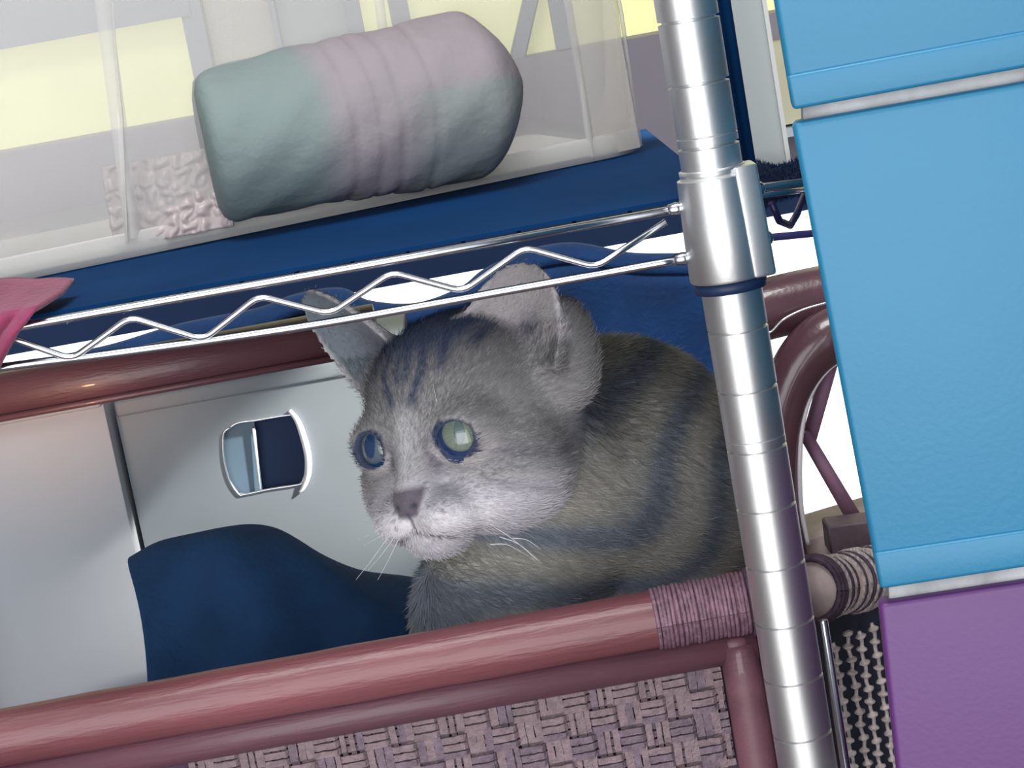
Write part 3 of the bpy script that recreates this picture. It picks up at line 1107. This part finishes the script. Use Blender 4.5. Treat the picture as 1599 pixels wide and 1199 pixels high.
def head_sdf(P):
    d = ell(P, (0, .2, .8), (4.6, 4.4, 4.75))
    d = smin(d, ell(P, (0, 2.2, 2.0), (3.3, 2.4, 2.6)), 1.2)
    for s in (1, -1):
        d = smin(d, ell(P, (s * 3.1, 1.4, -2.0), (2.35, 2.3, 2.4)), 1.4)
        d = smin(d, ell(P, (s * 2.1, 2.6, -2.9), (1.9, 1.7, 1.6)), 1.0)
        d = smin(d, ell(P, (s * 2.3, 3.55, .1), (1.75, 1.6, 1.55)), .7)      # orbit
    d = smin(d, cap(P, (0, 3.6, 1.0), (0, 4.95, -2.0), 1.2, .90), .9)
    for s in (1, -1):
        d = smin(d, ell(P, (s * 1.15, 4.5, -3.35), (1.5, 1.4, 1.10)), .55)
    d = smin(d, ell(P, (0, 4.0, -4.4), (1.45, 1.25, .85)), .5)
    d = smin(d, ell(P, (0, 5.5, -2.45), (.80, .58, .74)), .35)
    d = smin(d, ell(P, (5.1, -.9, 2.8), (1.3, 1.5, 2.5)), 1.2)
    # mouth line and philtrum
    d = smax(d, -cap(P, (0, 6.0, -3.0), (0, 5.85, -3.75), .08, .10), .12)
    for s in (1, -1):
        d = smax(d, -cap(P, (0, 5.75, -3.9), (s * 1.6, 4.9, -4.4), .09, .05), .15)
        d = smax(d, -ell(P, (s * .46, 6.0, -2.7), (.18, .3, .13)), .1)        # nostril
    # eye openings
    for s in (1, -1):
        c = np.array(EYE[s])
        o_ = np.array([s * .28, 1.0, .0])
        o_ /= np.linalg.norm(o_)
        cc = c + o_ * 1.25
        lat = np.array([1.0, -s * .28, 0]) / 1.04
        upv = np.array([0, 0, 1.0])
        # almond, inner corner low
        upr = upv * .96 + lat * (-s) * .28
        latr = lat * .96 - upv * (-s) * .28
        R = np.stack([latr, o_, upr], 1)
        q = P - cc
        R = R / np.linalg.norm(R, axis=0)
        d = smax(d, -ell(P, cc, (.93 if s > 0 else .84, 1.2, .74), R), .16)
    for s in (1, -1):
        d = smin(d, ear(P, s), .45)
    return d


# body control points, from where the photograph shows them
BN = H(860, 760, -4.5)
BS = H(960, 730, -8.5)
BH = H(1010, 800, -11)
BR = H(1040, 900, -13)
BC = H(800, 905, -2.5)
BC2 = H(760, 980, -1.8)
HI = H(1030, 1020, -8)


def body_sdf(P):
    d = cap(P, (0.3, -1.2, -1.0), BN, 4.2, 5.2)
    d = smin(d, ell(P, BS, (6.3, 6.3, 6.3)), 2.0)
    d = smin(d, ell(P, BH, (6.0, 7.5, 6.5)), 2.0)
    d = smin(d, ell(P, BC, (3.6, 3.2, 3.3)), 2.0)
    d = smin(d, ell(P, BC2, (3.4, 3.0, 4.0)), 2.0)
    d = smin(d, ell(P, HI, (4.6, 5.0, 4.6)), 2.0)
    return d


def full(P):
    hd = head_sdf(P)
    bd = body_sdf(P)
    return smin(hd, bd, .9)


def surface_nets(Fv, org, h):
    nx, ny, nz = Fv.shape
    ins = Fv < 0
    c = [(0, 0, 0), (1, 0, 0), (0, 1, 0), (1, 1, 0), (0, 0, 1), (1, 0, 1), (0, 1, 1), (1, 1, 1)]
    sl = lambda o_: (slice(o_[0], nx - 1 + o_[0]), slice(o_[1], ny - 1 + o_[1]), slice(o_[2], nz - 1 + o_[2]))
    cnt = sum(ins[sl(o_)].astype(np.int8) for o_ in c)
    act = (cnt > 0) & (cnt < 8)
    I = np.argwhere(act)
    vid = -np.ones(act.shape, np.int64)
    vid[act] = np.arange(len(I))
    S = np.zeros((len(I), 3))
    n = np.zeros(len(I))
    vals = [Fv[I[:, 0] + o_[0], I[:, 1] + o_[1], I[:, 2] + o_[2]] for o_ in c]
    for a in range(8):
        for b in range(a + 1, 8):
            df = np.abs(np.array(c[a]) - np.array(c[b]))
            if df.sum() != 1:
                continue
            va, vb = vals[a], vals[b]
            cr_ = (va < 0) != (vb < 0)
            t = np.where(cr_, va / np.where(cr_, va - vb, 1), 0)
            p = np.array(c[a]) + (np.array(c[b]) - np.array(c[a])) * t[:, None]
            S += np.where(cr_[:, None], p, 0)
            n += cr_
    V = org + (I + S / n[:, None]) * h
    Q = []
    for ax_ in range(3):
        sa = [slice(1, nx - 1), slice(1, ny - 1), slice(1, nz - 1)]
        sb = list(sa)
        sa[ax_] = slice(0, Fv.shape[ax_] - 1)
        sb[ax_] = slice(1, Fv.shape[ax_])
        A_, B_ = ins[tuple(sa)], ins[tuple(sb)]
        cr_ = np.argwhere(A_ != B_)
        off = np.ones(3, int)
        off[ax_] = 0
        g = cr_ + off
        flip = A_[tuple(cr_.T)]
        o1, o2 = [(ax_ + 1) % 3, (ax_ + 2) % 3]
        def idx(d1, d2):
            k = g.copy()
            k[:, o1] -= d1
            k[:, o2] -= d2
            return vid[tuple(k.T)]
        q = np.stack([idx(1, 1), idx(0, 1), idx(0, 0), idx(1, 0)], 1)
        q[~flip] = q[~flip][:, ::-1]
        Q.append(q)
    return V, np.concatenate(Q)


def evalgrid(lo, hi, h):
    n = np.ceil((np.array(hi) - np.array(lo)) / h).astype(int) + 1
    X_, Y_, Z_ = [lo[i] + np.arange(n[i]) * h for i in range(3)]
    out = np.empty(n, np.float32)
    yy, zz = np.meshgrid(Y_, Z_, indexing='ij')
    for i, x in enumerate(X_):
        P_ = np.stack([np.full(yy.shape, x), yy, zz], -1)
        out[i] = full(P_)
    return out, np.array(lo)


allp = np.array([BN, BS, BH, BR, BC, BC2, HI])
lo = np.minimum(allp.min(0) - 8.5, (-7, -7, -8))
hi = np.maximum(allp.max(0) + 8.5, (7, 7, 9))
hstep = .17
G, org = evalgrid(lo, hi, hstep)
# cut away what sinks below the seat
Vc, Qc = surface_nets(G, org, hstep)
Wc = l2w(Vc)
Wc[:, 2] = np.maximum(Wc[:, 2], zs + .001)
print('cat verts', len(Wc), 'seat', zs, 'min', Wc[:, 2].min())


def sstep(a, b, x):
    t = np.clip((x - a) / (b - a), 0, 1)
    return t * t * (3 - 2 * t)


def lin(*c):
    return np.array(srgb(*c))


def vnoise(P, s):
    # cheap smooth noise from sines
    a = np.sin(P[:, 0] * s + 1.3 * np.sin(P[:, 1] * s * .7)) * np.sin(P[:, 1] * s * 1.1 + 1.7 * np.sin(P[:, 2] * s * .6)) 
    b = np.sin(P[:, 2] * s * 1.3 + 2.1 * np.sin(P[:, 0] * s * .5))
    return .5 + .25 * (a + b)


def catcol(L_):
    "coat colour with some painted shade, from head-local coordinates"
    x, y, z = L_[:, 0], L_[:, 1], L_[:, 2]
    ax_ = np.abs(x)
    n = len(x)
    C = np.tile(lin(148, 146, 148), (n, 1))
    def mixc(C, c, m):
        m = np.clip(m, 0, 1)[:, None]
        return C * (1 - m) + c * m
    hd = head_sdf(L_) - body_sdf(L_)
    isbody = sstep(-.6, .8, hd)
    # ---- head
    C = mixc(C, lin(136, 134, 136), sstep(.8, 2.4, z))
    C = mixc(C, lin(190, 186, 194), sstep(-1.0, -2.4, z + .25 * (ax_ - 2)) * sstep(-1, 1.5, y))       # pale cheeks and chin
    C = mixc(C, lin(214, 210, 216), sstep(1.0, .1, np.abs(z + 3.6)) * sstep(3.2, 4.4, y))      # whisker pads
    C = mixc(C, lin(186, 184, 188), np.exp(-((ax_) / .62) ** 2) * sstep(1.9, .9, z) * sstep(-1.9, -.6, z) * sstep(3, 4, y))   # bridge
    C = mixc(C, lin(100, 96, 110), np.exp(-((ax_ - 1.12) / .24) ** 2) * sstep(.6, -.4, z) * sstep(-2.2, -.8, z) * sstep(3.2, 4.0, y) * .8)  # shading beside the nose bridge painted as dark lines
    # forehead stripes
    dark = lin(74, 82, 106)
    wob = .18 * np.sin(z * 2.2 + 1)
    front = sstep(-.5, 1.5, y) * sstep(.9, 1.5, z)
    for cx, wd, z1, z2 in ((.0, .22, 2.2, 6), (.80, .26, 1.2, 6), (1.65, .24, 2.6, 6), (2.7, .24, 3.3, 6)):
        m = np.exp(-((ax_ - cx - wob - .10 * (z - 2)) / wd) ** 2) * sstep(z1, z1 + .7, z)
        C = mixc(C, dark, m * front * .95)
    C = mixc(C, lin(74, 90, 122), sstep(3.2, 4.6, z) * sstep(2.9, 2.0, ax_) * .9)          # dark crown, shade painted into the fur
    C = mixc(C, lin(104, 100, 112), np.exp(-((z + .8 + .35 * (ax_ - 3.4)) / .22) ** 2) * sstep(2.8, 3.6, ax_) * sstep(-1.5, 1, y) * .5)   # cheek stripe
    C = mixc(C, lin(104, 100, 112), np.exp(-((z + 2.2 + .5 * (ax_ - 3.4)) / .22) ** 2) * sstep(2.6, 3.6, ax_) * sstep(-1.5, 1, y) * .4)
    # eye rims
    for s in (1, -1):
        c = np.array(EYE[s]) + np.array([s * .3, 1.1, 0])
        q = L_ - c
        lx, lz = q[:, 0], q[:, 2]
        u = lx * .96 - lz * s * .28
        v = lz * .96 + lx * s * .28 * (-1) * (-1)
        rr = np.sqrt((u / 1.05) ** 2 + (v / .86) ** 2)
        C = mixc(C, lin(196, 190, 192), sstep(.30, .1, np.abs(rr - 1.25)) * sstep(.2, -.5, lz) * .5 * sstep(2, 3, y))
        C = mixc(C, lin(48, 58, 84), sstep(1.12, .98, rr) * sstep(2.2, 3, y))
    # nose leather
    nm = sstep(5.2, 5.5, y + .15 * ax_) * sstep(-1.75, -2.1, z) * sstep(-3.4, -3.1, z) * sstep(.98, .80, ax_ + .5 * np.maximum(0, -2.5 - z))
    C = mixc(C, lin(98, 90, 102), nm)
    C = mixc(C, lin(50, 50, 70), sstep(.14, .05, ax_) * sstep(-2.95, -3.1, z) * sstep(-4.1, -3.9, z) * sstep(5.2, 5.5, y) * .8)
    for s in (1, -1):
        C = mixc(C, lin(44, 46, 66), np.exp(-(((x - s * .45) / .17) ** 2 + ((z + 2.72) / .14) ** 2)) * sstep(5.2, 5.5, y))
        t = np.clip(x * s / 1.5, 0, 1)
        C = mixc(C, lin(90, 84, 100), np.exp(-((z + 3.9 + .45 * t) / .09) ** 2) * (x * s > 0) * (x * s < 1.6) * sstep(4.2, 4.8, y) * .7)
    # whisker spots
    for s in (1, -1):
        for rz, k in ((-2.9, 4), (-3.25, 4), (-3.6, 3)):
            for j in range(k):
                cx = s * (.8 + .36 * j)
                m = np.exp(-(((x - cx) / .10) ** 2 + ((z - rz - .05 * j) / .06) ** 2)) * sstep(4.2, 4.6, y)
                C = mixc(C, lin(96, 90, 104), m * .7)
    # ears
    for s in (1, -1):
        base, axx, Lh, out, lat = earparts(s)
        q = L_ - base
        t, u, v = q @ axx / Lh, q @ lat, q @ out
        m = sstep(.05, .25, t) * (ear(L_, s) < .25)
        tn = np.clip(t, 0, 1)
        wd = (2.6 if s > 0 else 1.75) * np.sqrt(np.clip(1 - tn ** 1.6, 0, 1)) + .12
        inner = v > (1.15 * (1 - tn * .75) * (u / wd) ** 2 - .75 * (1 - tn))
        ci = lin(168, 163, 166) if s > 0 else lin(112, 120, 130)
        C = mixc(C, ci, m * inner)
        C = mixc(C, lin(92, 90, 108), m * inner * np.exp(-((tn - .22) / .20) ** 2) * np.exp(-((u + .5) / .9) ** 2) * .85)  # shade in the ear hollow painted in
        C = mixc(C, lin(150, 148, 148), m * ~inner)
        C = mixc(C, lin(205, 200, 205), m * sstep(.80, .95, np.abs(u) / wd) * .7)
    # ---- body: blue grey with sandy ripples
    Wd = L_ @ HM
    bx, bz = Wd[:, 0], Wd[:, 2]
    body = np.tile(lin(162, 162, 162), (n, 1))
    cxx, czz = 3.2, 5.0
    rr = np.sqrt((x * .2 + (bx - cxx)) ** 2 + (bz - czz) ** 2)
    rip = .5 + .5 * np.sin(rr * 1.6 + 1.5 * np.sin(bx * .5 + 1) + 1.3 * np.sin(bz * .6 + bx * .35) + 1.0)
    body = mixc(body, lin(186, 182, 174), sstep(.45, .95, rip) * .75)
    body = mixc(body, lin(112, 124, 144), sstep(.40, .05, rip) * .7)
    C = C * (1 - isbody[:, None]) + body * isbody[:, None]
    C *= (1 + .16 * (vnoise(L_, 9) - .5) + .12 * (vnoise(L_, 23) - .5))[:, None]
    return C


me = bpy.data.meshes.new('cat_body')
me.vertices.add(len(Wc))
me.vertices.foreach_set('co', Wc.ravel())
me.loops.add(len(Qc) * 4)
me.loops.foreach_set('vertex_index', Qc.astype(np.int32).ravel())
me.polygons.add(len(Qc))
me.polygons.foreach_set('loop_start', np.arange(0, len(Qc) * 4, 4, dtype=np.int32))
me.update(calc_edges=True)
me.validate()
CC = catcol(Vc)
setcol(me, np.concatenate([CC, np.ones((len(CC), 1))], 1))
cat = empty('cat', Vector((l2w(BS)[0], l2w(BS)[1], zs)), 'grey tabby cat crouching behind the rail, looking to the left with pale green eyes', 'cat')
fur_skin = mat('cat_coat', (.3, .3, .3), .75, attr='Col', bump=.4, bscale=700, sheen=.15)
bodyo = link('body', me, fur_skin, cat)
# fur
vn = np.empty(len(Wc) * 3)
me.vertices.foreach_get('normal', vn)
vn = vn.reshape(-1, 3)
if np.mean(np.sum(vn * (Wc - Wc.mean(0)), 1)) < 0:
    me.flip_normals()
    vn = -vn
toc = np.array(CAM) - Wc
toc /= np.linalg.norm(toc, axis=1, keepdims=True)
facing = np.sum(vn * toc, 1)
isb = sstep(-.6, .8, head_sdf(Vc) - body_sdf(Vc))
nose_d = np.linalg.norm(Vc - np.array([0, 5.5, -2.6]), axis=1)
eye_d = np.minimum(*[np.linalg.norm(Vc - (np.array(EYE[s]) + np.array([s * .3, 1.1, 0])), axis=1) for s in (1, -1)])
eard = np.minimum(ear(Vc, 1), ear(Vc, -1))
isear = (eard < .2) & (Vc[:, 2] > 4.2)
dens = np.where(isb > .5, .75, 1.0) * (facing > -.35) * (nose_d > 1.0) * (eye_d > .95) * (Wc[:, 2] > zs + .02)
dens = dens * np.where(isear, .12, 1)
sel = np.concatenate([np.where(rs.rand(len(Wc)) < dens)[0] for _ in range(3)])
Pn = Wc[sel] + rs.normal(0, .0006, (len(sel), 3))
Nn_ = vn[sel]
Lp = Vc[sel]
# comb: backwards away from the nose, outwards on the cheeks, down the body
flow_l = Lp - np.array([0, 6.5, -2.2])
flow_l[:, 2] = np.where(Lp[:, 2] > .8, np.abs(flow_l[:, 2]) * .9, flow_l[:, 2] * .7)
flow_w = flow_l @ HM
fb_ = np.tile(np.array([.75, .25, -.55]), (len(sel), 1))
fl_ = flow_w / np.linalg.norm(flow_w, axis=1, keepdims=True) * (1 - isb[sel])[:, None] + fb_ * isb[sel][:, None]
fl_ -= Nn_ * np.sum(fl_ * Nn_, 1, keepdims=True)
fl_ /= np.maximum(np.linalg.norm(fl_, axis=1, keepdims=True), 1e-6)
jit = rs.normal(0, .22, fl_.shape)
jit -= Nn_ * np.sum(jit * Nn_, 1, keepdims=True)
edge = sstep(.45, .05, facing[sel])[:, None]      # lies flat, stands up a little where the outline shows it
Dv = fl_ + jit + Nn_ * (.10 + .32 * edge + rs.uniform(-.02, .10, (len(sel), 1)))
Dv /= np.linalg.norm(Dv, axis=1, keepdims=True)
Lg = .0026 + .0018 * sstep(2.0, 6.5, nose_d[sel]) + .004 * isb[sel]
Lg = np.where(isear[sel], .0022, Lg) * rs.uniform(.6, 1.25, len(sel))
Cf = CC[sel] * rs.uniform(.88, 1.16, (len(sel), 1))
fo = fur_mesh('fur', Pn, Nn_, Dv, Lg, rs.uniform(.00010, .00020, len(sel)), Cf, cat, fibre_mat('cat_fur'), bend=0.16)
fo['kind'] = 'stuff'
print('fur', len(sel))
# eyes
def eyeball(s):
    c = Vector(l2w(EYE[s]))
    gaze = Vector(np.array([-.42 if s > 0 else -.25, 1.0, .05]) @ HM).normalized()
    if s > 0:
        gaze = Vector(np.array([.60, 1.0, .22]) @ HM).normalized()
    else:
        gaze = Vector(np.array([-.05, 1.0, .14]) @ HM).normalized()
    V, F, K = [], [], []
    nr, ns_ = 60, 64
    R_ = ER * U
    q = gaze.to_track_quat('Z', 'Y')
    for i in range(nr + 1):
        th = math.pi * .62 * i / nr
        for k in range(ns_):
            a = 2 * math.pi * k / ns_
            bulge = 1 + .05 * math.exp(-(th / .5) ** 2)
            p = Vector((math.sin(th) * math.cos(a), math.sin(th) * math.sin(a), math.cos(th))) * R_ * bulge
            V.append(c + q @ p)
            dth = math.degrees(th)
            iris = srgb(122, 134, 122) if s > 0 else srgb(92, 108, 120)
            f_ = 1 - .22 * (.5 + .5 * math.sin(a * 23 + 3 * math.sin(a * 7))) * min(1, dth / 30) 
            col_ = [x * f_ for x in iris]
            # slit-oval pupil, upright
            pu = math.hypot(math.sin(a + 0) * dth / (19 if s > 0 else 24), math.cos(a) * dth / (9 if s > 0 else 14))
            if s > 0:
                if pu < 1:
                    col_ = srgb(96, 112, 112)
                elif pu < 1.12:
                    col_ = srgb(78, 92, 98)
            else:
                if pu < 1:
                    col_ = srgb(34, 62, 100)
            if 33 < dth < 36:
                col_ = [x * .7 for x in iris]
            if dth >= 36:
                col_ = srgb(30, 54, 96)
            K.append((*col_, 1))
    for i in range(nr):
        for k in range(ns_):
            a_, b_ = i * ns_ + k, i * ns_ + (k + 1) % ns_
            F.append((a_, a_ + ns_, b_ + ns_, b_))
    me_ = mesh('eye', V, F)
    setcol(me_, K)
    return link('eye', me_, mat('eye_surface', (.3, .3, .3), .08, attr='Col', coat=1.0), cat)


eyeball(1)
eyeball(-1)
# whiskers
wm = mat('whisker_white', srgb(225, 225, 230), .4)


def whisker(pa_, pb_, ta, tb, sag=6):
    a_ = Vector(l2w(H(*pa_, ta)))
    b_ = Vector(l2w(H(*pb_, tb)))
    mid = (a_ + b_) / 2 + Vector((0, 0, -.0006 * sag * .3))
    mid = Vector(l2w(H((pa_[0] + pb_[0]) / 2, (pa_[1] + pb_[1]) / 2 - sag, (ta + tb) / 2)))
    tube('whisker', spline([a_, mid, b_], 6), lambda t: .00022 * (1 - .75 * t), wm, cat, 5)


for e in (((598, 806), (566, 812)), ((602, 818), (560, 842)), ((606, 826), (568, 852)), ((612, 830), (556, 905)), ((618, 836), (575, 890)), ((624, 838), (590, 905))):
    whisker(*e, 3.6, 5.0, -2)
for e in (((780, 838), (838, 872)), ((765, 850), (815, 862)), ((800, 840), (845, 858)), ((742, 806), (846, 880))):
    whisker(*e, 4.2, 4.6)
for e in (((688, 655), (676, 600)), ((694, 655), (700, 612))):
    whisker(*e, 4.4, 5.0, 0)
